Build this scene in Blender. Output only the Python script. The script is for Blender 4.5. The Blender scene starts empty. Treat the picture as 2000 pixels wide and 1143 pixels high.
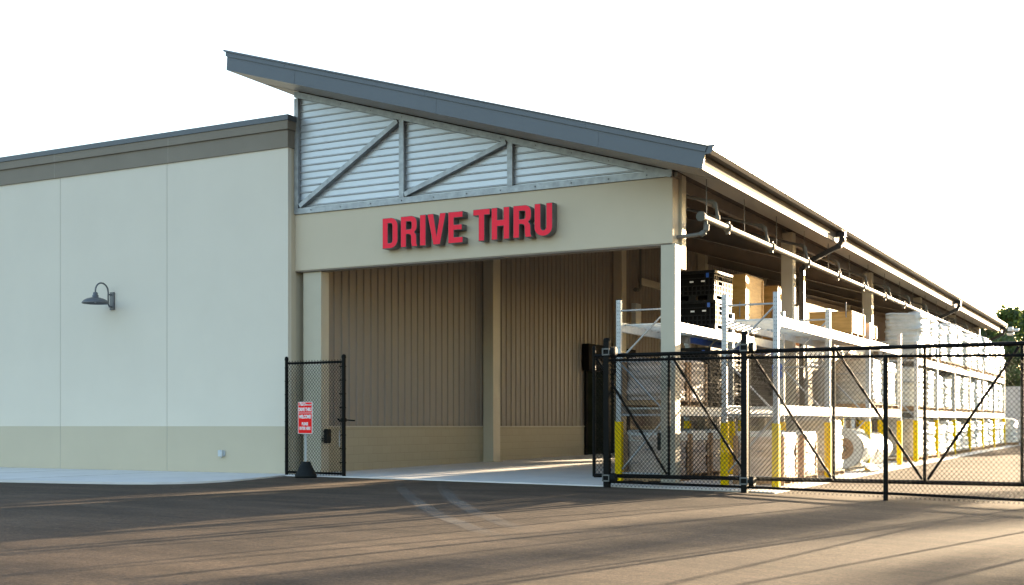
import bpy, bmesh, math, random
from mathutils import Vector, Matrix
random.seed(7)
S = bpy.context.scene
COL = S.collection
PI = math.pi

# ------------------------------------------------------------------ materials
def mat(name, color, rough=.7, metal=0.0, noise=0.0, nscale=3.0, bump=0.0, bscale=60.0, spec=.5, color2=None, stretch=None, coat=0.0):
    m = bpy.data.materials.new(name); m.use_nodes = True
    nt = m.node_tree; b = nt.nodes['Principled BSDF']
    b.inputs['Roughness'].default_value = rough
    b.inputs['Metallic'].default_value = metal
    b.inputs['Specular IOR Level'].default_value = spec
    b.inputs['Coat Weight'].default_value = coat
    c = (*color, 1)
    b.inputs['Base Color'].default_value = c
    tc = nt.nodes.new('ShaderNodeTexCoord')
    mp = nt.nodes.new('ShaderNodeMapping')
    nt.links.new(tc.outputs['Object'], mp.inputs[0])
    if stretch: mp.inputs['Scale'].default_value = stretch
    if noise or color2:
        n = nt.nodes.new('ShaderNodeTexNoise'); n.inputs['Scale'].default_value = nscale
        n.inputs['Detail'].default_value = 6; n.inputs['Roughness'].default_value = .62
        nt.links.new(mp.outputs[0], n.inputs['Vector'])
        r = nt.nodes.new('ShaderNodeValToRGB')
        r.color_ramp.elements[0].position = .3; r.color_ramp.elements[1].position = .7
        if color2:
            r.color_ramp.elements[0].color = (*color2, 1); r.color_ramp.elements[1].color = c
        else:
            r.color_ramp.elements[0].color = (*[v * (1 - noise) for v in color], 1)
            r.color_ramp.elements[1].color = (*[min(1, v * (1 + noise)) for v in color], 1)
        nt.links.new(n.outputs['Fac'], r.inputs['Fac'])
        nt.links.new(r.outputs['Color'], b.inputs['Base Color'])
    if bump:
        n2 = nt.nodes.new('ShaderNodeTexNoise'); n2.inputs['Scale'].default_value = bscale
        n2.inputs['Detail'].default_value = 4
        nt.links.new(mp.outputs[0], n2.inputs['Vector'])
        bp = nt.nodes.new('ShaderNodeBump'); bp.inputs['Strength'].default_value = bump
        bp.inputs['Distance'].default_value = .01
        nt.links.new(n2.outputs['Fac'], bp.inputs['Height'])
        nt.links.new(bp.outputs['Normal'], b.inputs['Normal'])
    return m

M = {}
M['cream'] = mat('cream_stucco', (.70, .64, .54), .9, noise=.025, nscale=.5, bump=.35, bscale=90)
M['beige'] = mat('beige_stucco', (.54, .475, .355), .9, noise=.03, nscale=.6, bump=.35, bscale=90)
M['beam'] = mat('tan_stucco', (.60, .515, .385), .9, noise=.03, nscale=.8, bump=.35, bscale=90)
M['cornice'] = mat('taupe_stucco', (.235, .205, .165), .9, noise=.05, nscale=.8, bump=.3, bscale=80)
M['joint'] = mat('joint_sealant', (.40, .37, .31), .8)
M['coping'] = mat('slate_metal', (.088, .098, .112), .42, metal=.25, noise=.05, nscale=1.2)
M['gutter'] = mat('gutter_metal', (.045, .042, .04), .42, metal=.2, spec=.3, noise=.06, nscale=2)
M['eave'] = mat('eave_metal', (.30, .27, .23), .6, spec=.15)
M['soffit'] = mat('soffit_metal', (.36, .33, .29), .5, metal=.1)
M['galv'] = mat('galvanised_steel', (.42, .44, .45), .5, metal=.5, color2=(.26, .275, .285), nscale=7)
M['rackgalv'] = mat('rack_galvanised', (.50, .52, .53), .5, metal=.5, color2=(.34, .36, .38), nscale=16)
M['beamgalv'] = mat('rack_beam_galvanised', (.60, .61, .60), .5, metal=.3, color2=(.46, .48, .48), nscale=7)
M['silver'] = mat('silver_siding', (.48, .515, .56), .4, metal=.5, noise=.04, nscale=2)
M['brown'] = mat('brown_panel', (.25, .212, .175), .6, noise=.06, nscale=.9, stretch=(1, 1, .3))
M['columnpaint'] = mat('column_paint', (.50, .45, .345), .6, noise=.03, nscale=2, bump=.1)
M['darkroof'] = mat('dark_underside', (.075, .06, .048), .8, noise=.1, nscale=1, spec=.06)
M['purlin'] = mat('purlin_paint', (.22, .18, .14), .5, noise=.1, nscale=2)
M['black'] = mat('black_vinyl', (.006, .006, .006), .45, noise=.1, nscale=8, spec=.08)
M['blackplastic'] = mat('black_plastic', (.012, .012, .012), .55, noise=.3, nscale=5, spec=.09)
M['crateinner'] = mat('container_body', (.008, .008, .008), .7, spec=.03)
M['rubber'] = mat('black_rubber', (.009, .011, .011), .7, noise=.3, nscale=6, bump=.2, spec=.2)
M['dkgreen'] = mat('door_curtain', (.010, .014, .008), .8, noise=.2, nscale=3, spec=.02)
M['yellow'] = mat('yellow_guard', (.95, .66, .0), .6, color2=(.90, .58, .0), nscale=5, spec=.06)
M['red'] = mat('red_acrylic', (1.0, .035, .065), .55, noise=.04, nscale=1.5, spec=.15)
M['signred'] = mat('sign_red', (.85, .008, .008), .5, spec=.15)
M['white'] = mat('white_paint', (.8, .8, .79), .45)
M['returns'] = mat('letter_return', (.13, .13, .125), .5)
M['lampgrey'] = mat('lamp_grey', (.13, .135, .145), .42, metal=.35)
M['boxgrey'] = mat('outlet_grey', (.5, .53, .55), .5)
M['concrete'] = mat('concrete', (.66, .64, .61), .85, noise=.08, nscale=.7, bump=.35, bscale=45)
M['wood'] = mat('pallet_wood', (.42, .27, .14), .8, color2=(.27, .165, .085), nscale=4, stretch=(1, 1, 4))
M['ply'] = mat('plywood', (.60, .33, .09), .6, color2=(.43, .215, .045), nscale=2.2, stretch=(1.2, 1.2, 9))
M['plyend'] = mat('plywood_edge', (.42, .26, .12), .7, color2=(.28, .16, .07), nscale=7)
M['card'] = mat('cardboard', (.40, .25, .14), .8, noise=.12, nscale=4)
M['blue'] = mat('blue_plastic', (.01, .09, .42), .4)
M['label'] = mat('paper_label', (.72, .72, .70), .6)
M['bark'] = mat('bark', (.10, .075, .05), .9, noise=.3, nscale=6)
M['pipe'] = mat('galvanised_pipe', (.095, .09, .072), .5, metal=.1, spec=.3, noise=.08, nscale=4)
M['interiorpipe'] = mat('grey_conduit', (.16, .16, .15), .6, metal=.1, spec=.2)

def wrap_mat(name, c1, c2, ns=5.0):
    m = mat(name, c1, .30, color2=c2, nscale=ns, stretch=(1, 1, 1.7), spec=.6)
    nt = m.node_tree; b = nt.nodes['Principled BSDF']
    tc = [n for n in nt.nodes if n.type == 'TEX_COORD'][0]
    n = nt.nodes.new('ShaderNodeTexNoise'); n.inputs['Scale'].default_value = 7; n.inputs['Detail'].default_value = 8
    n.inputs['Distortion'].default_value = 1.6; n.inputs['Roughness'].default_value = .7
    bp = nt.nodes.new('ShaderNodeBump'); bp.inputs['Strength'].default_value = .75; bp.inputs['Distance'].default_value = .05
    nt.links.new(tc.outputs['Object'], n.inputs['Vector']); nt.links.new(n.outputs['Fac'], bp.inputs['Height'])
    nt.links.new(bp.outputs['Normal'], b.inputs['Normal'])
    return m
M['wrapwhite'] = wrap_mat('white_stretch_wrap', (.68, .69, .655), (.54, .57, .54))
M['wraptan'] = wrap_mat('wrapped_paper_bags', (.62, .52, .45), (.46, .37, .31))
def add_print(m, col, amt):
    nt = m.node_tree; b = nt.nodes['Principled BSDF']; src = b.inputs['Base Color'].links[0].from_socket
    tc = [n for n in nt.nodes if n.type == 'TEX_COORD'][0]
    mp = nt.nodes.new('ShaderNodeMapping'); mp.inputs['Scale'].default_value = (7, 7, 13)
    n = nt.nodes.new('ShaderNodeTexVoronoi'); n.inputs['Scale'].default_value = 1.0
    w = nt.nodes.new('ShaderNodeTexWave'); w.bands_direction = 'Z'; w.inputs['Scale'].default_value = 1.15
    r = nt.nodes.new('ShaderNodeValToRGB'); r.color_ramp.elements[0].position = .18; r.color_ramp.elements[0].color = (1,1,1,1); r.color_ramp.elements[1].position = .34; r.color_ramp.elements[1].color = (0,0,0,1)
    r2 = nt.nodes.new('ShaderNodeValToRGB'); r2.color_ramp.elements[0].position = .72; r2.color_ramp.elements[1].position = .8
    mm = nt.nodes.new('ShaderNodeMath'); mm.operation = 'MULTIPLY'; m2 = nt.nodes.new('ShaderNodeMath'); m2.operation = 'MULTIPLY'; m2.inputs[1].default_value = amt
    nt.links.new(tc.outputs['Object'], mp.inputs[0]); nt.links.new(mp.outputs[0], n.inputs['Vector']); nt.links.new(tc.outputs['Object'], w.inputs['Vector'])
    nt.links.new(n.outputs['Distance'], r.inputs['Fac']); nt.links.new(w.outputs['Fac'], r2.inputs['Fac'])
    nt.links.new(r.outputs['Color'], mm.inputs[0]); nt.links.new(r2.outputs['Color'], mm.inputs[1]); nt.links.new(mm.outputs[0], m2.inputs[0])
    x = nt.nodes.new('ShaderNodeMix'); x.data_type = 'RGBA'; x.inputs[7].default_value = (*col, 1)
    nt.links.new(m2.outputs[0], x.inputs[0]); nt.links.new(src, x.inputs[6]); nt.links.new(x.outputs[2], b.inputs['Base Color'])
add_print(M['wraptan'], (.16, .18, .24), .7)
M['wrapgrey'] = wrap_mat('grey_stretch_wrap', (.55, .53, .48), (.40, .38, .34))

def leaf_mat(name, a, b_):
    m = bpy.data.materials.new(name); m.use_nodes = True; nt = m.node_tree
    b = nt.nodes['Principled BSDF']; b.inputs['Roughness'].default_value = .55
    g = nt.nodes.new('ShaderNodeNewGeometry'); r = nt.nodes.new('ShaderNodeValToRGB')
    r.color_ramp.elements[0].color = (*a, 1); r.color_ramp.elements[1].color = (*b_, 1)
    nt.links.new(g.outputs['Random Per Island'], r.inputs['Fac']); nt.links.new(r.outputs['Color'], b.inputs['Base Color'])
    t = nt.nodes.new('ShaderNodeBsdfTranslucent'); nt.links.new(r.outputs['Color'], t.inputs['Color'])
    mx = nt.nodes.new('ShaderNodeMixShader'); mx.inputs[0].default_value = .35
    nt.links.new(b.outputs[0], mx.inputs[1]); nt.links.new(t.outputs[0], mx.inputs[2])
    nt.links.new(mx.outputs[0], nt.nodes['Material Output'].inputs['Surface'])
    return m
M['leaf'] = leaf_mat('leaves', (.035, .06, .016), (.10, .15, .035))

def block_mat():
    m = bpy.data.materials.new('painted_block'); m.use_nodes = True; nt = m.node_tree
    b = nt.nodes['Principled BSDF']; b.inputs['Roughness'].default_value = .75
    tc = nt.nodes.new('ShaderNodeTexCoord'); sp = nt.nodes.new('ShaderNodeSeparateXYZ'); cb = nt.nodes.new('ShaderNodeCombineXYZ')
    nt.links.new(tc.outputs['Object'], sp.inputs[0]); nt.links.new(sp.outputs['Y'], cb.inputs['X']); nt.links.new(sp.outputs['Z'], cb.inputs['Y'])
    br = nt.nodes.new('ShaderNodeTexBrick'); br.inputs['Scale'].default_value = 1
    br.inputs['Brick Width'].default_value = .406; br.inputs['Row Height'].default_value = .203
    br.inputs['Mortar Size'].default_value = .006; br.inputs['Mortar Smooth'].default_value = .4
    br.inputs['Color1'].default_value = (.40, .345, .235, 1); br.inputs['Color2'].default_value = (.385, .33, .225, 1); br.inputs['Mortar'].default_value = (.33, .285, .195, 1)
    nt.links.new(cb.outputs[0], br.inputs['Vector']); nt.links.new(br.outputs['Color'], b.inputs['Base Color'])
    bp = nt.nodes.new('ShaderNodeBump'); bp.invert = True; bp.inputs['Strength'].default_value = .5; bp.inputs['Distance'].default_value = .01
    nt.links.new(br.outputs['Fac'], bp.inputs['Height']); nt.links.new(bp.outputs['Normal'], b.inputs['Normal'])
    return m
M['block'] = block_mat()

def asphalt_mat():
    m = bpy.data.materials.new('asphalt'); m.use_nodes = True; nt = m.node_tree
    b = nt.nodes['Principled BSDF']; b.inputs['Roughness'].default_value = .85; b.inputs['Specular IOR Level'].default_value = .15
    tc = nt.nodes.new('ShaderNodeTexCoord')
    def noise(s, d, rough=.6, stretch=None):
        n = nt.nodes.new('ShaderNodeTexNoise'); n.inputs['Scale'].default_value = s; n.inputs['Detail'].default_value = d
        n.inputs['Roughness'].default_value = rough
        if stretch:
            mp = nt.nodes.new('ShaderNodeMapping'); mp.inputs['Scale'].default_value = stretch[0]; mp.inputs['Rotation'].default_value = (0, 0, stretch[1])
            nt.links.new(tc.outputs['Object'], mp.inputs[0]); nt.links.new(mp.outputs[0], n.inputs['Vector'])
        else: nt.links.new(tc.outputs['Object'], n.inputs['Vector'])
        return n
    def ramp(src, p0, c0, p1, c1):
        r = nt.nodes.new('ShaderNodeValToRGB'); e = r.color_ramp.elements
        e[0].position = p0; e[0].color = c0; e[1].position = p1; e[1].color = c1
        nt.links.new(src.outputs['Fac'], r.inputs['Fac']); return r
    def mul(a, c, f=1.0):
        x = nt.nodes.new('ShaderNodeMix'); x.data_type = 'RGBA'; x.blend_type = 'MULTIPLY'; x.inputs[0].default_value = f
        nt.links.new(a, x.inputs[6]); nt.links.new(c, x.inputs[7]); return x.outputs[2]
    base = ramp(noise(.22, 4, .55), .35, (.086, .065, .049, 1), .68, (.118, .089, .066, 1))
    wear = ramp(noise(.7, 8, .72, ((.35, 1.6, 1), .5)), .36, (.66, .66, .66, 1), .68, (1.26, 1.22, 1.18, 1))
    grit = ramp(noise(34, 5, .85), .34, (.45, .45, .45, 1), .68, (1.55, 1.53, 1.5, 1))
    pale = ramp(noise(11, 5, .8), .5, (.86, .86, .86, 1), .75, (1.5, 1.45, 1.4, 1))
    o = mul(base.outputs[0], wear.outputs[0]); o = mul(o, grit.outputs[0], 1); o = mul(o, pale.outputs[0], .9)
    nt.links.new(o, b.inputs['Base Color'])
    bp = nt.nodes.new('ShaderNodeBump'); bp.inputs['Strength'].default_value = .55; bp.inputs['Distance'].default_value = .028
    g = noise(60, 5, .75); nt.links.new(g.outputs['Fac'], bp.inputs['Height']); nt.links.new(bp.outputs['Normal'], b.inputs['Normal'])
    return m
M['asphalt'] = asphalt_mat()
M['tyre'] = mat('tyre_scuff', (.21, .185, .16), .85, color2=(.15, .132, .115), nscale=14, bump=.4, bscale=60)
M['grass'] = mat('grass', (.05, .07, .02), .9, noise=.3, nscale=2)
M['fencewall'] = mat('white_panel_wall', (.66, .65, .62), .6, noise=.03)

# ------------------------------------------------------------------ mesh builder
class MB:
    def __init__(s): s.v = []; s.f = []; s.mi = []; s.sm = []
    def add(s, vs, fs, mi=0, smooth=False):
        n = len(s.v); s.v += [tuple(v) for v in vs]
        for f in fs: s.f.append([i + n for i in f]); s.mi.append(mi); s.sm.append(smooth)
        return s
    def box(s, x0, x1, y0, y1, z0, z1, mi=0):
        return s.add([(x0,y0,z0),(x1,y0,z0),(x1,y1,z0),(x0,y1,z0),(x0,y0,z1),(x1,y0,z1),(x1,y1,z1),(x0,y1,z1)],
                     [(0,3,2,1),(4,5,6,7),(0,1,5,4),(1,2,6,5),(2,3,7,6),(3,0,4,7)], mi)
    def prism(s, poly, axis, a0, a1, mi=0):       # poly: 2-D points; axis along which it is extruded
        def P(p, a): return {'x': (a, p[0], p[1]), 'y': (p[0], a, p[1]), 'z': (p[0], p[1], a)}[axis]
        n = len(poly); vs = [P(p, a0) for p in poly] + [P(p, a1) for p in poly]
        fs = [tuple(range(n)), tuple(range(2*n-1, n-1, -1))] + [(i, i+n, (i+1) % n + n, (i+1) % n) for i in range(n)]
        return s.add(vs, fs, mi)
    def bar(s, p, q, w, h=None, up=(0,0,1), mi=0):   # rectangular bar between two points
        p = Vector(p); q = Vector(q); d = (q - p).normalized(); h = h or w
        u = Vector(up)
        if abs(d.dot(u)) > .98: u = Vector((0,1,0))
        a = d.cross(u).normalized() * (w/2); b = a.cross(d).normalized() * (h/2)
        vs = [p-a-b, p+a-b, p+a+b, p-a+b, q-a-b, q+a-b, q+a+b, q-a+b]
        return s.add(vs, [(0,1,2,3),(7,6,5,4),(0,4,5,1),(1,5,6,2),(2,6,7,3),(3,7,4,0)], mi)
    def tube(s, pts, r, n=8, mi=0, caps=True):
        pts = [Vector(p) for p in pts]; k = len(pts); vs = []
        rs = r if isinstance(r, (list, tuple)) else [r] * k
        ref = None
        for i, p in enumerate(pts):
            d = ((pts[min(i+1,k-1)] - p).normalized() + (p - pts[max(i-1,0)]).normalized())
            d = d.normalized() if d.length > 1e-6 else Vector((0,0,1))
            if ref is None:
                u = Vector((0,0,1)) if abs(d.z) < .9 else Vector((0,1,0))
                ref = d.cross(u).normalized()
            ref = (ref - d * ref.dot(d)).normalized(); b = d.cross(ref)
            for j in range(n):
                t = 2*PI*j/n; vs.append(p + (ref*math.cos(t) + b*math.sin(t)) * rs[i])
        fs = [(i*n+j, i*n+(j+1) % n, (i+1)*n+(j+1) % n, (i+1)*n+j) for i in range(k-1) for j in range(n)]
        s.add(vs, fs, mi, n > 4)
        if caps: s.add(vs[:n], [tuple(range(n-1,-1,-1))], mi); s.add(vs[-n:], [tuple(range(n))], mi)
        return s
    def lathe(s, prof, c, n=24, mi=0, axis='z'):
        vs = []
        for r, z in prof:
            for j in range(n):
                t = 2*PI*j/n; a, b = r*math.cos(t), r*math.sin(t)
                vs.append((c[0]+a, c[1]+b, c[2]+z) if axis == 'z' else (c[0]+a, c[1]+z, c[2]+b))
        fs = [(i*n+j, i*n+(j+1) % n, (i+1)*n+(j+1) % n, (i+1)*n+j) for i in range(len(prof)-1) for j in range(n)]
        return s.add(vs, fs, mi, True)
    def build(s, name, mats, parent=None, bevel=0.0, recalc=True):
        o0 = Vector((0,0,0)); p = parent
        while p is not None: o0 += p.location; p = p.parent
        me = bpy.data.meshes.new(name)
        me.from_pydata([tuple(Vector(v) - o0) for v in s.v], [], s.f)
        for i, p in enumerate(me.polygons): p.material_index = s.mi[i]; p.use_smooth = s.sm[i]
        for m in (mats if isinstance(mats, (list, tuple)) else [mats]): me.materials.append(m)
        if recalc:
            bm = bmesh.new(); bm.from_mesh(me); bmesh.ops.recalc_face_normals(bm, faces=bm.faces); bm.to_mesh(me); bm.free()
        o = bpy.data.objects.new(name, me); COL.objects.link(o); o.parent = parent
        if bevel:
            b = o.modifiers.new('bevel', 'BEVEL'); b.width = bevel; b.segments = 2; b.limit_method = 'ANGLE'
        return o

def tag(o, label=None, cat=None, group=None, kind=None):
    for k, v in (('label', label), ('category', cat), ('group', group), ('kind', kind)):
        if v: o[k] = v
    return o
def thing(name, label, cat, loc=(0,0,0), group=None):
    o = bpy.data.objects.new(name, None); o.empty_display_size = .3; COL.objects.link(o); o.location = loc
    return tag(o, label, cat, group)
def kids(o): return [c for c in bpy.data.objects if c.parent == o]
def dup(o, loc=None, label=None, parent=None):
    c = o.copy(); COL.objects.link(c)
    if parent is not None: c.parent = parent
    if loc is not None: c.location = loc
    if label: c['label'] = label
    for ch in list(o.children): dup(ch, parent=c)
    return c
def struct(name, mb, m): return tag(mb.build(name, m), kind='structure')

def lerp(a, b, t): return a + (b - a) * t
def pw(x, pts):
    if x <= pts[0][0]: return pts[0][1]
    for (a, b), (c, d) in zip(pts, pts[1:]):
        if x <= c: return lerp(b, d, (x-a)/(c-a))
    return pts[-1][1]
GX = [(-400,-.02),(2,-.02),(8,-.075),(11,-.11),(13.4,-.18),(16,-.25),(22,-.36),(500,-.36)]
def gz(x, y): return pw(x, GX) + (.0078*min(y, 160) if y > 0 else .004*max(y, -25))

# ------------------------------------------------------------------ ground
def sheet(mb, xs, ys, fz):
    n = len(xs); vs = [(x, y, fz(x, y)) for y in ys for x in xs]
    fs = [(j*n+i, j*n+i+1, (j+1)*n+i+1, (j+1)*n+i) for j in range(len(ys)-1) for i in range(n-1)]
    return mb.add(vs, fs, 0, True)
gxs = [-600,-200,-80,-40,-20,-10,-5,0,2,4,6,8,9.5,11,12.2,13.4,14.7,16,18,20,22,30,50,100,300,700]
gys = [-300,-100,-60,-40,-30,-25,-20,-15,-10,-6,-4,-3,-2,-1,0,2,5,10,20,30,40,49]
struct('asphalt', sheet(MB(), gxs, gys, gz), M['asphalt'])
struct('grass_field', sheet(MB(), gxs, [49,70,100,160,300,700,1500], gz), M['grass'])
b = MB()
sx = [.3, 2, 4, 6, 8, 9.5, 11, 11.45]; sy = [-.72, 0, 5, 10, 20, 30, 40, 43.2]
n0 = len(sx)
slab = sheet(MB(), sx, sy, lambda x, y: gz(x, y) + .024)
edge = []
for x in sx: edge.append((x, -.72))
for i in range(n0-1):
    a, c = sx[i], sx[i+1]
    slab.add([(a,-.72,gz(a,-.72)-.1),(c,-.72,gz(c,-.72)-.1),(c,-.72,gz(c,-.72)+.024),(a,-.72,gz(a,-.72)+.024)], [(0,1,2,3)])
for i in range(len(sy)-1):
    a, c = sy[i], sy[i+1]; x = 11.45
    slab.add([(x,a,gz(x,a)-.1),(x,c,gz(x,c)-.1),(x,c,gz(x,c)+.024),(x,a,gz(x,a)+.024)], [(0,1,2,3)])
struct('concrete_floor', slab, M['concrete'])
walk = [(-60,-5.75),(-8,-5.7),(-3.15,-5.52),(-1.24,-5.26),(-.2,-5.05),(.35,-4.8),(.72,-4.45),(.9,-4.0),(.95,-3.3),(.8,-2.5),(.55,-1.5),(.3,-.74),(.3,-.26),(-60,-.26)]
b = MB().prism(walk, 'z', -.2, .004)
struct('sidewalk', b, M['concrete'])
b = MB()
for x in (-57,-54,-51,-48,-45,-42,-39,-36,-33,-30,-27,-24,-21,-18,-15,-12,-9,-6.2,-3.3):
    b.box(x-.008, x+.008, -5.45 if x < -3.2 else -5.4, -.27, .0045, .0075)
struct('sidewalk_joints', b, M['joint'])
# tyre tracks curving out of the bay
def strip(mb, pts, w):
    L = []
    for i, (x, y) in enumerate(pts):
        x2, y2 = pts[min(i+1, len(pts)-1)]; x1, y1 = pts[max(i-1, 0)]
        d = Vector((x2-x1, y2-y1)).normalized(); nx, ny = -d.y*w/2, d.x*w/2
        L.append(((x+nx, y+ny, gz(x,y)+.005), (x-nx, y-ny, gz(x,y)+.005)))
    vs = [p for q in L for p in q]
    mb.add(vs, [(2*i, 2*i+1, 2*i+3, 2*i+2) for i in range(len(L)-1)], 0, True)

def decal_mat():
    m = M['tyre']; nt = m.node_tree; b = nt.nodes['Principled BSDF']
    at = nt.nodes.new('ShaderNodeAttribute'); at.attribute_name = 'soft'
    n = nt.nodes.new('ShaderNodeTexNoise'); n.inputs['Scale'].default_value = 6; n.inputs['Detail'].default_value = 6
    mm = nt.nodes.new('ShaderNodeMath'); mm.operation = 'MULTIPLY'
    nt.links.new(at.outputs['Fac'], mm.inputs[0]); nt.links.new(n.outputs['Fac'], mm.inputs[1]); nt.links.new(mm.outputs[0], b.inputs['Alpha'])
decal_mat()
TR = [[(2.9, -0.14), (5.28, -3.56), (7.21, -6.12), (9.09, -8.41), (10.47, -9.84), (11.5, -10.73)],
      [(4.27, -0.53), (5.97, -3.19), (7.53, -5.48), (9.07, -7.48), (10.38, -8.97), (11.44, -10.0)]]
b = MB(); soft = []
for L in TR:
    for i, (x, y) in enumerate(L):
        x2, y2 = L[min(i+1, len(L)-1)]; x1, y1 = L[max(i-1, 0)]
        dd = Vector((x2-x1, y2-y1)).normalized()
        for q, al in ((-.16,0),(-.07,.9),(.07,.9),(.16,0)):
            px, py = x - dd.y*q, y + dd.x*q
            b.v.append((px, py, gz(px, py)+.005)); soft.append(al * min(1, i/2, (len(L)-1-i)/2))
    n0 = len(b.v) - 4*len(L)
    for i in range(len(L)-1):
        for q in range(3): b.f.append([n0+4*i+q, n0+4*i+q+1, n0+4*i+q+5, n0+4*i+q+4]); b.mi.append(0); b.sm.append(True)
o = struct('tyre_marks', b, M['tyre'])
at = o.data.attributes.new('soft', 'FLOAT', 'POINT')
for i, v in enumerate(soft): at.data[i].value = v

# ------------------------------------------------------------------ store building (left)
st = thing('store_building', 'cream stucco store with taupe cornice, left of the drive-through bay', 'building', (-10, -.25, 0))
wf = -.25
joints = [-7.35, -3.69] + [-7.35 - 3.66*k for k in range(1, 13)]
edges = sorted([-55] + joints + [0.0])
b = MB()
for a, c in zip(edges, edges[1:]): b.box(a + (.008 if a > -54 else 0), c - (.008 if c < 0 else 0), wf, wf+.12, 1.09, 7.46)
b.build('upper_wall', M['cream'], st)
b = MB()
for a, c in zip(edges, edges[1:]): b.box(a + (.008 if a > -54 else 0), c - (.008 if c < 0 else 0), wf+.003, wf+.12, -.05, 1.09)
b.build('lower_wall', M['beige'], st)
for x in joints: MB().box(x-.007, x+.007, wf+.006, wf+.1, -.05, 7.46).build('wall_joint', M['joint'], st)
MB().box(-55, -.012, wf+.121, 50, -.05, 7.95).build('core_wall', M['beige'], st)
MB().box(-.0125, .0, wf+.121, .04, -.04, 7.46).build('side_wall', M['beam'], st)
b = MB().box(-55, .025, wf-.04, .05, 7.462, 7.86).box(-55, .06, wf-.09, .05, 7.862, 8.06)
b.build('cornice', M['cornice'], st)
for x in [-3.62 - 3.9*k for k in range(12)]:
    MB().box(x-.004, x+.004, wf-.0425, wf-.03, 7.465, 7.855).build('cornice_joint', M['joint'], st); MB().box(x+.05-.004, x+.05+.004, wf-.0925, wf-.08, 7.865, 8.055).build('cornice_joint', M['joint'], st)
b = MB().box(-55, .085, wf-.115, .08, 8.062, 8.185).box(-55, .07, .081, 50, 8.0, 8.15)
b.build('coping', M['coping'], st)

# outlet box
t = thing('outlet_box', 'small grey outlet box low on the beige wall band', 'outlet box', (-1.94, wf, .38))
MB().box(-2.0, -1.88, wf-.10, wf-.001, .38, .53).build('cover', M['boxgrey'], t, .008)
MB().box(-2.03, -1.85, wf-.03, wf-.0015, .40, .515).build('back_plate', M['boxgrey'], t)
MB().tube([(-1.94, wf-.05, .378), (-1.94, wf-.05, .35)], .02).build('conduit_fitting', M['boxgrey'], t)

# gooseneck wall lamp
t = thing('wall_lamp', 'grey gooseneck barn lamp on the cream store wall', 'wall lamp', (-5.49, wf, 4.0))
MB().box(-5.56, -5.42, wf-.05, wf-.001, 3.99, 4.43).build('mounting_plate', M['lampgrey'], t, .008)
pts = [(-5.49, wf-.05, 4.06), (-5.49, wf-.12, 4.06), (-5.49, wf-.155, 4.12), (-5.49, wf-.16, 4.3), (-5.49, wf-.16, 4.42)]
cy, cz, rr = wf-.16-.205, 4.42, .205
pts += [(-5.49, cy + rr*math.cos(a), cz + rr*math.sin(a)) for a in [PI*k/12 for k in range(1, 13)]]
pts += [(-5.49, cy-rr, 4.36)]
MB().tube(pts, .02, 10).tube([(-5.49, wf-.05, 4.36), (-5.49, wf-.16, 4.36)], .018).build('gooseneck_arm', M['lampgrey'], t)
sc = (-5.49, cy-rr, 4.10)
MB().lathe([(.315,0),(.325,.012),(.315,.035),(.27,.085),(.2,.12),(.12,.145),(.075,.155),(.075,.2),(.06,.215),(.055,.265),(.03,.285),(0.001,.287)], sc, 32).lathe([(.313,.001),(.262,.075),(.19,.11),(.07,.14),(.001,.14)], sc, 32).build('shade', M['lampgrey'], t, recalc=False)
MB().lathe([(.001,.02),(.05,.04),(.055,.08),(.03,.13)], sc, 14).build('bulb', M['white'], t)

# ------------------------------------------------------------------ drive-through shed
SL = .297
def soff(x): return 8.81 - SL*x
YF, YB = -1.3, 43.4
XL, XR = -.9, 10.28
sh = thing('drive_thru_shed', 'open-sided drive-through lumber shed with slate sloping roof and tan sign beam', 'building', (4.6, 0, 0))
# roof: deck, standing seams, rake fascia in two steps, eave board, gutter
b = MB().prism([(XL+.02, soff(XL)+.03), (XR, soff(XR)+.03), (XR, soff(XR)+.40), (XL+.02, soff(XL)+.40)], 'y', YF+.05, YB-.05)
roof = b.build('roof', M['coping'], sh)
b = MB(); y = YF + .2
while y < YB:
    b.prism([(XL, soff(XL)+.40), (XR+.12, soff(XR+.12)+.40), (XR+.12, soff(XR+.12)+.445), (XL, soff(XL)+.445)], 'y', y-.015, y+.015); y += .45
b.build('standing_seams', M['coping'], roof)
for y0, y1 in ((YB-.04, YB), (YF, YF+.04)):
    b = MB(); b.prism([(XL, soff(XL)-.0), (XR, soff(XR)-.0), (XR+.06, soff(XR)+.30), (XL+.02, soff(XL)+.305)], 'y', y0, y1)
    fas = b.build('rake_fascia', M['coping'], sh)
    y0, y1 = (YF-.03, YF+.05) if y0 == YF else (YB-.05, YB+.03)
    b = MB(); b.prism([(XL+.0, soff(XL)+.305), (XR+.06, soff(XR+.06)+.315), (XR+.10, soff(XR+.1)+.425), (XL+.0, soff(XL)+.435)], 'y', y0, y1)
    b.build('rake_trim', M['coping'], fas)
MB().prism([(XL-.04, soff(XL)+.41), (XR+.1, soff(XR+.1)+.425), (XR+.1, soff(XR+.1)+.44), (XL-.04, soff(XL)+.45)], 'y', YF-.06, YF+.1).build('drip_edge', M['coping'], fas)
b = MB()
for x in (1.0, 4.6, 8.2):
    b.prism([(x, soff(x)+.005), (x+.012, soff(x)+.005), (x+.03, soff(x)+.30), (x+.018, soff(x)+.30)], 'y', YF-.004, YF)
    b.prism([(x-.25, soff(x-.25)+.312), (x-.238, soff(x-.25)+.312), (x-.23, soff(x-.25)+.425), (x-.242, soff(x-.25)+.425)], 'y', YF-.034, YF-.03)
b.build('seam', M['coping'], fas)
b = MB().box(XL, XL+.04, YF+.04, YB-.04, soff(XL)+.0, soff(XL)+.40)
b.build('high_eave_fascia', M['coping'], sh)
b = MB().box(XR-.03, XR+.005, YF+.041, YB-.041, soff(XR)-.01, soff(XR)+.085)
b.build('eave_board', M['eave'], sh)
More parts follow.
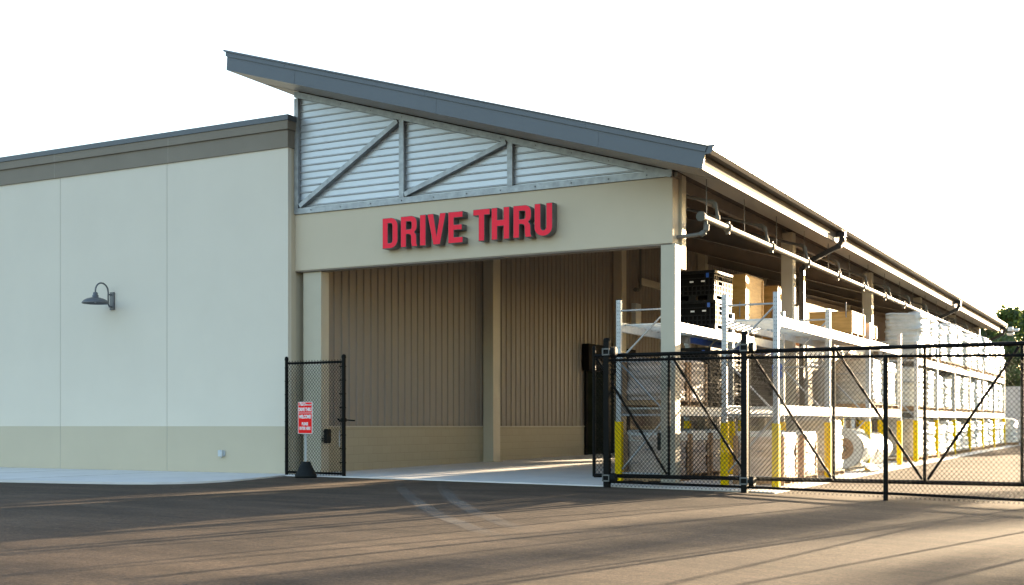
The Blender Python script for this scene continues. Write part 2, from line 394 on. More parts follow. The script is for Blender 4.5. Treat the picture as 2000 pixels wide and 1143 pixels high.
b = MB().box(XR-.03, XR+.004, YF+.041, YB-.041, soff(XR)+.087, soff(XR)+.36)
b.build('eave_shade_board', M['darkroof'], sh)  # upper eave board, its dark colour paints in the gutter's shade
gp = [(XR+.006, 6.02), (XR+.15, 6.02), (XR+.205, 6.08), (XR+.215, 6.15), (XR+.235, 6.15), (XR+.235, 6.175), (XR+.2, 6.175), (XR+.19, 6.10), (XR+.14, 6.035), (XR+.006, 6.035)]
gut = MB().prism(gp, 'y', YF-.0, YB).build('gutter', M['gutter'], sh)
b = MB()
for y in (YF, YB-.006): b.prism([(XR+.006,6.02),(XR+.15,6.02),(XR+.205,6.08),(XR+.215,6.15),(XR+.225,6.175),(XR+.01,6.175)], 'y', y-.004, y+.004)
b.build('end_cap', M['coping'], gut)
# soffit boards, ribbed
def soffit(mb, xa, xb, ya, yb, step):
    y = ya; 
    while y < yb - .01:
        y2 = min(y+step, yb)
        mb.prism([(xa, soff(xa)-.0), (xb, soff(xb)), (xb, soff(xb)+.02), (xa, soff(xa)+.02)], 'y', y+.004, y2-.010)
        y = y2
b = MB()
soffit(b, XL+.045, XR-.04, YF+.045, -.08, .3)
b.build('front_soffit', M['soffit'], sh)
b = MB(); soffit(b, XL+.045, .02, .0, 12, .3); b.build('high_soffit', M['soffit'], sh)
b = MB()
soffit(b, 9.32, XR-.04, .0, YB-.05, .15)
b.build('eave_soffit', M['soffit'], sh)
# underside, purlins, rafters
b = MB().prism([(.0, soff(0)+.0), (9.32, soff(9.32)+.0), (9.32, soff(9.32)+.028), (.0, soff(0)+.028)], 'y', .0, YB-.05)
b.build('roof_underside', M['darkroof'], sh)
for x in (1.2, 2.5, 3.8, 5.1, 6.4, 7.7, 8.95):
    MB().box(x-.035, x+.035, .1, YB-.06, soff(x+.035)-.24, soff(x+.035)-.001).box(x-.035, x+.06, .1, YB-.06, soff(x+.06)-.262, soff(x+.06)-.242).build('purlin', M['purlin'], sh)
CY = [.02, 8.42, 17.75, 26.5, 35.0, 42.8]
for y in CY[1:]:
    b = MB()
    for d0, d1, w in ((-.27, -.30, .12), (-.30, -.72, .02), (-.72, -.75, .12)):
        b.prism([(.36, soff(.36)+d0), (9.2, soff(9.2)+d0), (9.2, soff(9.2)+d1), (.36, soff(.36)+d1)], 'y', y+.15-w, y+.15+w)
    b.build('rafter', M['purlin'], sh)
# outer columns
for k, y in enumerate(CY):
    z0 = gz(9.1, y); top = 4.655 if k == 0 else soff(9.26) - .02
    c = MB().box(8.96, 9.26, y, y+.3, z0, top).build('column', M['columnpaint'], sh, .012)
    MB().box(8.93, 9.29, y-.03, y+.33, z0-.05, z0+.045).build('base_plate', M['columnpaint'], c)
MB().box(9.08, 9.27, .365, .6, 4.2, soff(9.27)-.01).build('corner_post', M['columnpaint'], sh)
MB().box(9.225, 9.30, .03, .30, 5.95, soff(9.3)-.01).build('trim_post', M['purlin'], sh)
# sign beam, truss frame, siding
MB().box(.003, 9.215, 0, .34, 4.66, 5.955).build('sign_beam', M['beam'], sh, .012)
MB().box(.003, 9.2, .02, .32, 4.635, 4.659).build('beam_drip', M['purlin'], sh)
tf = MB()
cw = .135
b = MB().box(.01, 9.21, -.045, .03, 5.957, 6.09)
fr = b.build('truss_frame', M['galv'], sh)
MB().prism([(.01, 8.78-.29*.01-.0), (9.19, soff(9.19)-.02), (9.19, soff(9.19)-.15), (.01, 8.78-.0-.135)], 'y', -.046, .03).build('top_chord', M['galv'], fr)
MB().box(.01, .12, -.044, .03, 6.091, soff(.12)-.16).build('end_post', M['galv'], fr)
for x in (2.95, 5.64): MB().box(x-.06, x+.06, -.052, .02, 6.0905, soff(x)-.151).build('post', M['galv'], fr)
for (xa, za), (xb, zb) in (((.19, 6.13), (2.86, 7.76)), ((3.05, 6.14), (5.56, 7.01))):
    MB().bar((xa, -.02, za), (xb, -.02, zb), .10, .13, up=(0,1,0)).build('diagonal', M['galv'], fr)
MB().box(9.19, 9.215, -.047, .31, 5.958, 6.1).build('end_plate', M['galv'], fr)
for x in [.5 + .82*k for k in range(11)]:
    b = MB(); b.lathe([(.014,-.012),(.012,-.002),(0.001,-.0)][::-1], (x, -.058+.012, 6.02), 8, axis='y')
    zz = soff(x) - .085
    b.build('bolt_head', M['returns'], fr); b = MB()
    b.lathe([(.014,-.014),(0.001,-.014)], (x, -.047+.012, zz), 8, axis='y').build('bolt_head', M['returns'], fr)
b = MB(); z = 6.02; per = .155
prof = [(0, .0), (.108, .0), (.114, -.028), (.134, -.032), (.150, 0.0)]
prev = None
while z < 8.72:
    for dz, dy in prof:
        zz = z + dz; xm = min(9.15, (8.80 - zz)/SL)
        cur = ((.05, .062+dy, zz), (max(xm, .06), .062+dy, zz))
        if prev: b.add([prev[0], prev[1], cur[1], cur[0]], [(0,1,2,3)])
        prev = cur
    z += per
b.add([(.05,.2,6),(9.1,.2,6),(.05,.2,8.75)], [(0,1,2)])
b.build('gable_siding', M['silver'], sh)
# bay left wall: block base, ribbed cladding, engaged columns
MB().box(.02, .34, .45, 42.3, -.05, 1.07).build('block_wainscot', M['block'], sh)
MB().box(.02, .37, .45, 42.3, 1.072, 1.10).build('wainscot_cap', M['columnpaint'], sh)
b = MB(); y = .55; prev = None
def rib(y0, yend):
    pts = []
    y = y0
    while y < yend:
        pts += [(y, .30), (y+.205, .30), (y+.225, .328), (y+.275, .328), (y+.295, .30)]; y += .305
    return pts
pts = rib(.55, 42.2)
for (ya, xa), (yb, xb) in zip(pts, pts[1:]):
    b.add([(xa, ya, 1.1), (xb, yb, 1.1), (xb, yb, 8.7), (xa, ya, 8.7)], [(0,1,2,3)])
b.add([(.28,.4,1.1),(.28,42.3,1.1),(.28,42.3,8.7),(.28,.4,8.7)], [(0,1,2,3)])
b.build('wall_cladding', M['brown'], sh)
for y in [c - .25 if c > 1 else .1 for c in CY[:-1]]:
    z0 = gz(.5, y)
    c = MB().box(.341 if y > 1 else .16, .67, y, y+.42 if y > 1 else y+.3, z0, 8.5 if y > 1 else 4.63).build('wall_column', M['columnpaint'], sh, .01)
    MB().box(.35, .74, y-.04, y+.46 if y > 1 else y+.34, z0-.05, z0+.05).build('base_plate', M['columnpaint'], c)
MB().box(.003, .16, .342, .50, -.05, 4.63).build('corner_infill', M['brown'], sh)
# roll-up door in the bay wall
dr = MB().box(.342, .36, 15.2, 18.7, .1, 2.95).build('roll_up_door', M['dkgreen'], sh)
MB().box(.341, .58, 14.9, 19.0, 2.95, 3.86).build('door_hood', M['crateinner'], dr, .01)
for y in (15.05, 18.7): MB().box(.341, .42, y, y+.15, .08, 2.948).build('door_track', M['crateinner'], dr)
b = MB()
for k in range(19): b.box(.36, .372, 15.22, 18.68, .15+.15*k, .24+.15*k)
b.build('door_slats', M['dkgreen'], dr)
# conduit, boxes high on the bay wall
t = thing('wall_pipe', 'grey drop pipe with elbow high on the brown bay wall', 'pipe', (.5, 19.6, 6.0))
MB().tube([(.5,19.64,8.2),(.5,19.64,6.22),(.5,19.6,6.14),(.5,19.5,6.1),(.5,19.2,6.08)], .045, 10).build('pipe', M['interiorpipe'], t)
MB().tube([(.5,19.64,6.3),(.5,19.64,6.2)], .07, 10).tube([(.5,19.45,6.1),(.5,19.34,6.09)], .07, 10).tube([(.5,19.14,6.08),(.5,19.2,6.08)], .08, 10).build('fittings', M['interiorpipe'], t)
t = thing('electrical_box', 'pale electrical box on the bay wall behind the rack upright', 'electrical box', (.67, 18.6, 5.0))
MB().box(.675, .85, 18.35, 18.85, 4.75, 5.5).build('cover', M['boxgrey'], t, .01)
MB().tube([(.75,18.6,4.75),(.75,18.55,4.55),(.75,18.68,4.4),(.75,18.8,4.5),(.75,18.7,4.75)], .012, 6).build('cable', M['black'], t)
# girt and rail across bay rear, end frame
MB().box(.34, .42, 19.9, 42, 6.35, 6.6).build('wall_girt', M['columnpaint'], sh)
for x in (2.6, 5.4): MB().box(x, x+.25, 42.9, 43.15, gz(x,43), soff(x+.25)-.3).build('end_column', M['columnpaint'], sh, .01)
MB().prism([(.36, soff(.36)-.01), (9.2, soff(9.2)-.01), (9.2, soff(9.2)-1.05), (.36, soff(.36)-.95)], 'y', 43.16, 43.3).build('sun_block_header', M['purlin'], sh)  # header added deeper than the rafter to cut low sun from the rear
MB().prism([(3.5,-.1),(9.2,-.1),(9.2,soff(9.2)-1.04),(3.5,soff(3.5)-.98)], 'y', 43.17, 43.29).build('sun_block_wall', M['brown'], sh)  # unseen wall added across the rear to keep sun off the wainscot
# downspouts
def rect_path(mb, pts, w=.115):
    for p, q in zip(pts, pts[1:]): mb.bar(p, q, w, w*1.15, up=(0,1,0))
    for p in pts[1:-1]: mb.lathe([(0.001,-w*.57),(w*.62,-w*.57),(w*.62,w*.57),(0.001,w*.57)], p, 12, axis='y')
for y in (8.85, 28.2, 43.0):
    b = MB()
    rect_path(b, [(10.42, y, 6.02), (10.42, y, 5.82), (10.33, y, 5.66), (9.55, y, 5.30), (9.39, y, 5.12), (9.39, y, gz(9.4, y)+.05)])
    d = b.build('downspout', M['gutter'], sh)
    MB().box(10.29, 10.5, y-.07, y+.07, 5.9, 6.015).build('outlet', M['gutter'], d); MB().box(9.26, 9.46, y-.08, y+.08, 4.2, 4.25).build('strap', M['gutter'], d)

# sprinkler main under the eave
t = thing('sprinkler_pipe', 'galvanised sprinkler main hanging under the eave along the column line', 'pipe', (9.8, 0, 5.14))
PZ = 5.13
MB().tube([(9.8,.02,PZ),(9.8,20,PZ+.06),(9.8,42.5,PZ+.12)], .066, 14).build('main_pipe', M['pipe'], t)
MB().tube([(9.8,-.03,PZ),(9.8,.02,PZ)], .095, 16).build('end_cap', M['pipe'], t)
y = 1.6
while y < 42: MB().tube([(9.8,y-.04,PZ+.003*y),(9.8,y+.04,PZ+.003*y)], .095, 14).box(9.76, 9.84, y-.02, y+.02, PZ-.13+.003*y, PZ+.12+.003*y).build('coupling', M['interiorpipe'], t); y += 3.1
y = .3
while y < 42: MB().tube([(9.8,y,PZ+.07),(9.8,y,soff(9.8))], .009, 6).build('hanger_rod', M['interiorpipe'], t); y += 2.4
for y in [1.0 + 3.4*k for k in range(12)]:
    b = MB().tube([(9.8,y,PZ+.06),(9.75,y,PZ+.38),(9.7,y,PZ+.44),(9.3,y,PZ+.56),(7.9,y,PZ+.98)], .034, 8)
    b.tube([(9.79,y,PZ+.08),(9.78,y,PZ+.16)], .055, 8).tube([(9.75,y,PZ+.33),(9.72,y,PZ+.42)], .055, 8).tube([(9.71,y,PZ+.43),(9.6,y,PZ+.47)], .052, 8)
    b.build('branch_line', M['interiorpipe'], t)
b = MB().tube([(9.8,.25,PZ-.05),(9.82,.25,PZ-.2),(9.78,.25,PZ-.27),(9.7,.25,PZ-.3),(9.2,.25,PZ-.33)], .04, 8).tube([(9.82,.25,PZ-.12),(9.81,.25,PZ-.24)], .06, 8).tube([(9.79,.25,PZ-.26),(9.7,.25,PZ-.31)], .06, 8)
b.build('drain_valve', M['interiorpipe'], t)

t = thing('floodlight', 'white floodlight bracket at the far end of the gutter', 'floodlight', (10.5, 43.6, 5.8))
MB().box(10.5, 10.75, 43.45, 43.6, 5.85, 6.05).build('arm', M['white'], t)
MB().lathe([(.02,0),(.16,.02),(.2,.15),(.001,.16)], (10.85, 43.55, 5.8), 12).lathe([(.02,0),(.14,.02),(.18,.15),(.001,.16)], (10.6, 43.75, 5.62), 12).build('lamp_head', M['white'], t)

# rubber guards on the columns
t = thing('door_bumper', 'black rubber guard on the left bay column behind the chain-link panel', 'bumper', (.7, .2, .7))
MB().prism([(.2,.70),(.34,.70),(.37,.73),(.37,1.0),(.34,1.03),(.2,1.03)], 'x', .672, .76).build('pad', M['rubber'], t, .01)
MB().tube([(.70,.18,.75),(.70,.10,.76),(.70,.10,.82),(.70,.18,.82)], .012, 6).build('loop', M['rubber'], t)
t = thing('door_bumper', 'black rubber guard on the left side of the front right column', 'bumper', (8.95, .1, .7))
MB().prism([(.06,.62),(.2,.62),(.23,.65),(.23,.94),(.2,.97),(.06,.97)], 'x', 8.87, 8.958).build('pad', M['rubber'], t, .01)

# ------------------------------------------------------------------ raised letters
def arc(cx, cy, rx, ry, a0, a1, n=8): return [(cx + rx*math.cos(math.radians(lerp(a0,a1,i/n))), cy + ry*math.sin(math.radians(lerp(a0,a1,i/n)))) for i in range(n+1)]
LH = .665
def glyph(ch, w):
    h, s, t = LH, .142, .118
    if ch == 'I': return [[(0,0),(w,0),(w,h),(0,h)]]
    if ch == 'D':
        return [[(0,0)] + arc(w-.19,.19,.19,.19,-90,0) + arc(w-.19,h-.19,.19,.19,0,90) + [(0,h)],
                [(s,t)] + arc(w-s-.05,t+.06,.05,.06,-90,0,5) + arc(w-s-.05,h-t-.06,.05,.06,0,90,5) + [(s,h-t)]]
    if ch == 'R':
        m = h*.46
        out = [(0,0),(s,0),(s,m-.03)] + [(s+.05,m-.03)] + arc(w-s-.085,m-.095,.065,.065,90,0,5) + [(w-s-.02,.10),(w-s+.0,0),(w+.005,0),(w-.02,.07),(w-.022,m-.14)] + arc(w-.11,m-.09,.085,.1,0,60,5)
        out += arc(w-.135,m+.115,.125,.115,-55,0,5) + arc(w-.16,h-.15,.15,.15,0,90) + [(0,h)]
        return [out, [(s,m+.075)] + arc(w-s-.045,m+.12,.04,.045,-90,0,5) + arc(w-s-.045,h-t-.045,.04,.045,0,90,5) + [(s,h-t)]]
    if ch == 'V':
        return [[(0,h),(w*.5-.085,0),(w*.5+.085,0),(w,h),(w-s-.01,h),(w*.5,.21),(s+.01,h)]]
    if ch == 'E':
        return [[(0,0),(w,0),(w,t+.01),(s,t+.01),(s,.275),(w-.02,.275),(w-.02,.275+t),(s,.275+t),(s,h-t-.01),(w,h-t-.01),(w,h),(0,h)]]
    if ch == 'T':
        c = w/2; return [[(c-s/2,0),(c+s/2,0),(c+s/2,h-t-.01),(w,h-t-.01),(w,h),(0,h),(0,h-t-.01),(c-s/2,h-t-.01)]]
    if ch == 'H':
        return [[(0,0),(s,0),(s,.275),(w-s,.275),(w-s,0),(w,0),(w,h),(w-s,h),(w-s,.275+.135),(s,.275+.135),(s,h),(0,h)]]
    if ch == 'U':
        r = w/2
        return [[(0,h)] + arc(r,.175,r,.178,180,360,16) + [(w,h),(w-s,h)] + arc(r,.19,r-s,.072,0,-180,10) + [(s,h)]]
def curve_mesh(loops, depth, offset=0.0):
    cu = bpy.data.curves.new('tmp', 'CURVE'); cu.dimensions = '2D'; cu.fill_mode = 'BOTH'; cu.extrude = depth/2; cu.offset = offset
    for L in loops:
        sp = cu.splines.new('POLY'); sp.points.add(len(L)-1); sp.use_cyclic_u = True
        for p, q in zip(sp.points, L): p.co = (q[0], q[1], 0, 1)
    return curve_to_mesh(cu)
def curve_to_mesh(cu):
    o = bpy.data.objects.new('tmp', cu); COL.objects.link(o)
    dg = bpy.context.evaluated_depsgraph_get(); dg.update()
    me = bpy.data.meshes.new_from_object(o.evaluated_get(dg))
    bpy.data.objects.remove(o); return me
def put_mesh(me, name, m, parent, x, y, z):   # XY of the mesh becomes XZ of the world, facing -Y
    o0 = Vector((0,0,0)); p = parent
    while p is not None: o0 += p.location; p = p.parent
    me.transform(Matrix.Rotation(PI/2, 4, 'X')); me.transform(Matrix.Translation(Vector((x, y, z)) - o0))
    me.name = name; me.materials.clear(); me.materials.append(m)
    o = bpy.data.objects.new(name, me); COL.objects.link(o); o.parent = parent; return o
sg = thing('letter_sign', 'red raised block letters spelling DRIVE THRU on the tan beam', 'sign', (4.65, 0, 4.96))
for ch, xa, xb in (('D',2.585,2.985),('R',3.06,3.485),('I',3.55,3.70),('V',3.74,4.205),('E',4.26,4.62),('T',4.87,5.275),('H',5.31,5.735),('R',5.825,6.25),('U',6.315,6.725)):
    g = glyph(ch, xb-xa)
    o = put_mesh(curve_mesh(g, .20), 'letter', M['returns'], sg, xa, -.132, 4.962)
    put_mesh(curve_mesh(g, .012, -.009), 'letter_face', M['red'], o, xa, -.2345, 4.962)

# ------------------------------------------------------------------ chain-link
WR = .0031
def chain(mb, x0, x1, zb, zt, y, slope=0.0, cell=.068, xr=None):
    h = zt - zb; c = cell*.5/ (cell*.55)  # diamonds slightly taller than wide
    dx = h / 1.12
    for s in (1, -1):
        k = x0 - dx
        while k < x1 + dx:
            a, bq = (k, zb), (k + dx, zt)
            if s < 0: a, bq = (k + dx, zb), (k, zt)
            # clip in x
            (xa, za), (xb, zbb) = a, bq
            if xa > xb: (xa, za), (xb, zbb) = (xb, zbb), (xa, za)
            if xb > x0 and xa < x1:
                ca, cb = max(xa, x0), min(xb, x1)
                z_a = lerp(za, zbb, (ca-xa)/(xb-xa)); z_b = lerp(za, zbb, (cb-xa)/(xb-xa))
                yy = y + s*.0022
                mb.bar((ca, yy, z_a + slope*(ca-x0)), (cb, yy, z_b + slope*(cb-x0)), WR*1.95, WR*1.95, up=(0,1,0))
            k += cell
    return mb
def post(mb, x, y, z0, z1, r): 
    mb.tube([(x,y,z0),(x,y,z1)], r, 12)
    mb.lathe([(r*1.18,0),(r*1.18,.04),(r*.9,.075),(0.001,.09)], (x,y,z1-.03), 12)

# small fixed panel at the left
FL = -.62
t = thing('fence_panel', 'small black chain-link panel with latch post beside the store corner', 'fence', (1.0, FL, 0))
b = MB(); post(b, .255, FL, -.1, 2.60, .038); o = b.build('fence_post', M['black'], t)
b = MB(); post(b, 1.83, FL, -.1, 2.61, .045); o = b.build('latch_post', M['black'], t)
MB().tube([(.255,FL,2.50),(1.83,FL,2.50)], .027, 10).build('top_rail', M['black'], t)
MB().tube([(.255,FL,.07),(1.83,FL,.05)], .024, 10).build('bottom_rail', M['black'], t)
chain(MB(), .29, 1.79, .01, 2.555, FL-.03, cell=.078).build('chain_mesh', M['black'], t)
b = MB()
for z in (.3,.6,.9,1.2,1.5,1.8,2.1,2.4): b.tube([(1.83,FL,z-.012),(1.83,FL,z+.012)], .053, 10); b.box(1.74,1.8,FL-.045,FL-.02,z-.012,z+.012); b.tube([(.255,FL,z-.01),(.255,FL,z+.01)], .044, 10)
b.tube([(1.775,FL-.03,.02),(1.775,FL-.03,2.5)], .008, 6)
b.build('tension_bands', M['black'], t)
MB().tube([(1.83,FL,1.19),(1.83,FL,1.27)], .062, 10).bar((1.88,FL,1.23),(2.12,FL,1.215),.035,.03).bar((1.78,FL-.03,1.2),(1.70,FL-.05,1.26),.03).build('gate_latch', M['black'], t)
b = MB()
for k in range(10): b.lathe([(.006,-.018),(.012,-.009),(.012,.009),(.006,.018)], (1.76+random.uniform(-.012,.012), FL-.055, .98-.036*k), 6)
b.build('chain', M['galv'], t)

# fixed fence run with guide posts, and the sliding gate behind it
FY = -.88; GYt = -.70
t = thing('gate_fence', 'black chain-link fence run on tall capped guide posts in front of the sliding gate', 'fence', (12, FY, -.1))
PX = [8.215, 10.94, 13.44, 15.7, 18.2]
def ft(x): return pw(x, [(8,2.36),(10.9,2.34),(13.4,2.30),(15.7,2.255),(18.2,2.2)])
def fb(x): return pw(x, [(8,.03),(10.9,-.01),(13.4,-.06),(15.7,-.115),(18.2,-.16)])
for i, x in enumerate(PX):
    b = MB()
    if i < 2:
        b.box(x-.055, x+.055, FY-.055, FY+.055, gz(x,FY)-.1, 2.74 if i == 0 else 2.77)
        b.lathe([(.072,0),(.072,.03),(.05,.055),(.001,.062)], (x, FY, 2.73 if i == 0 else 2.76), 12)
    else: b.tube([(x,FY,gz(x,FY)-.1),(x,FY,ft(x)+.02)], .042, 12)
    p = b.build('guide_post' if i < 2 else 'line_post', M['black'], t)
    if i < 2:
        for z, nm in ((2.52, 'roller_bracket'), (.10, 'roller_bracket')):
            b = MB()
            for dz in (-.055, .055):
                b.box(x-.075, x+.075, FY-.075, FY-.058, z+dz-.012, z+dz+.012)
            b.box(x-.075, x-.058, FY-.0755, FY+.06, z-.067, z+.067).box(x+.058, x+.075, FY-.0755, FY+.06, z-.067, z+.067)
            r = b.build(nm, M['interiorpipe'], p)
            b = MB()
            for k, yy in enumerate((FY+.0, FY+.06, FY+.12)): b.tube([(x+.1+.035*k, FY-.03, z),(x+.125+.035*k, FY-.03, z)], .095, 16)
            b.build('roller', M['rubber'], r)
for x0, x1 in zip(PX, PX[1:]):
    MB().tube([(x0,FY+.02,ft(x0)),(x1,FY+.02,ft(x1))], .026, 10).build('top_rail', M['black'], t)
    MB().tube([(x0,FY+.02,fb(x0)),(x1,FY+.02,fb(x1))], .026, 10).build('bottom_rail', M['black'], t)
    chain(MB(), x0+.05, x1-.03, fb(x0)-.085, ft(x0)+.05, FY-.01, (ft(x1)-ft(x0))/(x1-x0), .078).build('chain_mesh', M['black'], t)
g = thing('sliding_gate', 'long black cantilever sliding gate with diagonal braces, part open', 'gate', (12, GYt, .1))
GX0 = 7.86; GB = [GX0 + 1.548*k for k in range(7)]; gt, gb = 2.46, .135
MB().tube([(GX0,GYt,gt),(GB[-1],GYt,gt)], .038, 12).build('top_rail', M['black'], g)
MB().tube([(GX0,GYt,gb),(GB[-1],GYt,gb)], .038, 12).build('bottom_rail', M['black'], g)
for i, x in enumerate(GB):
    b = MB()
    if i == 0: post(b, x, GYt, gb-.02, 2.60, .032)
    else: b.tube([(x,GYt,gb),(x,GYt,gt)], .028, 10)
    b.build('upright', M['black'], g)
for i in range(6):
    x0, x1 = GB[i], GB[i+1]
    if i in (0,1,2,3): p, q = (x0+.06,GYt,gt-.05), (x1-.04,GYt,gb+.05)
    else: p, q = (x0+.05,GYt,gb+.05), (x1-.05,GYt,gt-.05)
    MB().tube([p,q], .024, 10).build('brace', M['black'], g)
chain(MB(), GX0+.03, GB[3]-.03, gb, gt, GYt-.032, cell=.078).build('chain_mesh', M['black'], g)
b = MB()
for z in (.45,.85,1.25,1.65,2.05): b.tube([(GX0,GYt,z-.012),(GX0,GYt,z+.012)], .042, 10)
b.build('tension_bands', M['black'], g)

# ------------------------------------------------------------------ portable sign
SX, SY = 1.23, -1.18; z0 = gz(SX, SY)
t = thing('portable_sign', 'red and white welcome sign on a post in a black rubber cone base', 'sign', (SX, SY, z0))
MB().lathe([(.001,0),(.235,0),(.238,.055),(.222,.075),(.10,.335),(.085,.352),(.001,.352)], (SX,SY,z0), 28).build('cone_base', M['rubber'], t)
p = MB().box(SX-.028, SX+.028, SY-.012, SY+.012, z0+.3, 1.45)
for k in range(40):
    p.box(SX-.006, SX+.006, SY-.0135, SY-.0121, z0+.37+.027*k, z0+.381+.027*k, 1)
p.build('post', [M['galv'], M['returns']], t)
pw_, ph = .385, .69; pz = .93
def rrect(w, h, r, n=6): return arc(w-r,r,r,r,-90,0,n) + arc(w-r,h-r,r,r,0,90,n) + arc(r,h-r,r,r,90,180,n) + arc(r,r,r,r,180,270,n)
sgx = SX - pw_/2
pan = put_mesh(curve_mesh([rrect(pw_, ph, .025)], .012), 'sign_panel', M['white'], t, sgx, SY-.022, pz)
for (za, zb) in ((.012, .445), (.455, .678)):
    put_mesh(curve_mesh([rrect(pw_-.026, zb-za, .012)], .003), 'red_field', M['signred'], pan, sgx+.013, SY-.0305, pz+za)
def text(s, size, cx, zc, bold, wx, parent, y, shear=0.0, extrude=.001):
    cu = bpy.data.curves.new('t', 'FONT'); cu.body = s; cu.size = size; cu.offset = bold; cu.extrude = extrude; cu.align_x = 'CENTER'; cu.shear = shear
    me = curve_to_mesh(cu); me.transform(Matrix.Diagonal((wx, 1, 1, 1)))
    return put_mesh(me, 'lettering', M['white'], parent, cx, y, zc)
ty = SY - .034
text("Blain's", .105, SX-.075, pz+.607, .0028, .62, pan, ty, .35)
text('FARM & FLEET', .042, SX+.085, pz+.612, .0012, .68, pan, ty, .25)
text('DRIVE THRU', .105, SX, pz+.490, .0045, .58, pan, ty)
text('WELCOME!', .105, SX, pz+.335, .0045, .60, pan, ty)
text('PLEASE', .088, SX, pz+.185, .0035, .62, pan, ty)
text('ENTER HERE', .088, SX, pz+.088, .0035, .60, pan, ty)

# ------------------------------------------------------------------ pallet racks
def holes(mb, x, y, z0, z1, w):
    z = z0 + .12
    while z < z1 - .05:
        for dx in (-.018, .018): mb.add([(x+dx-.006,y-.0015,z),(x+dx+.006,y-.0015,z),(x+dx+.006,y-.0015,z+.022),(x+dx-.006,y-.0015,z+.022)], [(0,1,2,3)], 1)
        z += .075
def rack(label, xl, xr, ys, levels, top, bluebay=None, nh=2):
    t = thing('pallet_rack', label, 'rack', ((xl+xr)/2, ys[0], gz((xl+xr)/2, ys[0])), 'galvanised pallet racks')
    for i, y in enumerate(ys):
        for x in (xl, xr):
            z0 = gz(x, y) + .02
            b = MB().box(x-.05, x+.05, y-.04, y+.04, z0, top)
            if i < nh: holes(b, x, y-.04, z0, top, .1)
            u = b.build('upright', [M['rackgalv'], M['returns']], t)
            MB().box(x-.09, x+.09, y-.08, y+.08, z0-.03, z0+.012).build('foot_plate', M['rackgalv'], u)
            MB().box(x-.068, x+.068, y-.065, y-.043, z0+.013, z0+1.235).box(x-.068, x-.052, y-.043, y+.06, z0+.013, z0+1.235).box(x+.052, x+.068, y-.043, y+.06, z0+.013, z0+1.235).build('post_guard', M['yellow'], u)
        zz = gz(xl, y) + .2; b = MB(); flip = False
        hz = [zz, 1.32+.0, 2.42, top-.22]
        for h in hz: b.tube([(xl+.04,y,h),(xr-.04,y,h)], .019, 8)
        for a, c in zip(hz, hz[1:]):
            p, q = ((xl+.04,y,a+.05),(xr-.04,y,c-.05)) if not flip else ((xr-.04,y,a+.05),(xl+.04,y,c-.05))
            b.tube([p,q], .019, 8); flip = not flip
        b.build('frame_brace', M['rackgalv'], t)
    for zi, z in enumerate(levels):
        for k, (ya, yb) in enumerate(zip(ys, ys[1:])):
            for j, x in enumerate((xl-.01, xr+.01)):
                m = M['blue'] if (bluebay and k in bluebay and j == 0 and zi == 1) else M['beamgalv']
                MB().box(x-.03, x+.045, ya+.04, yb-.04, z-.19+.004*ya, z+.004*ya).box(x-.06, x+.052, ya+.041, ya+.06, z-.24+.004*ya, z+.03+.004*ya).box(x-.06, x+.052, yb-.06, yb-.041, z-.24+.004*ya, z+.03+.004*ya).build('beam', m, t)
            b = MB(); n = int((yb-ya)/.36)
            for q in range(n):
                y = ya + .25 + q*(yb-ya-.4)/max(1,n-1)
                b.box(xl+.036, xr-.021, y-.04, y+.04, z-.06+.004*ya, z-.025+.004*ya)
            b.build('deck_bars', M['beamgalv'], t)
    return t
YN = [.72, 4.77, 8.82, 12.87]
YFAR = [15.35 + 3.6*k for k in range(7)]
rack('galvanised pallet rack just left of the front column, near end facing the gate', 7.78, 8.84, YN, (1.5, 3.22), 3.68, (1, 2))
rack('galvanised pallet rack right of the columns carrying plywood boxes, with yellow post guards', 10.03, 11.06, YN, (1.5, 3.22), 3.68)
rack('far pallet rack under the eave, stacked with white wrapped bags', 10.03, 11.06, YFAR, (1.5, 3.06), 3.6, nh=0)
rack('far pallet rack inside the shed, behind the columns, beyond the roll-up door', 7.78, 8.84, YFAR[:5], (1.5, 3.06), 3.6, nh=0)

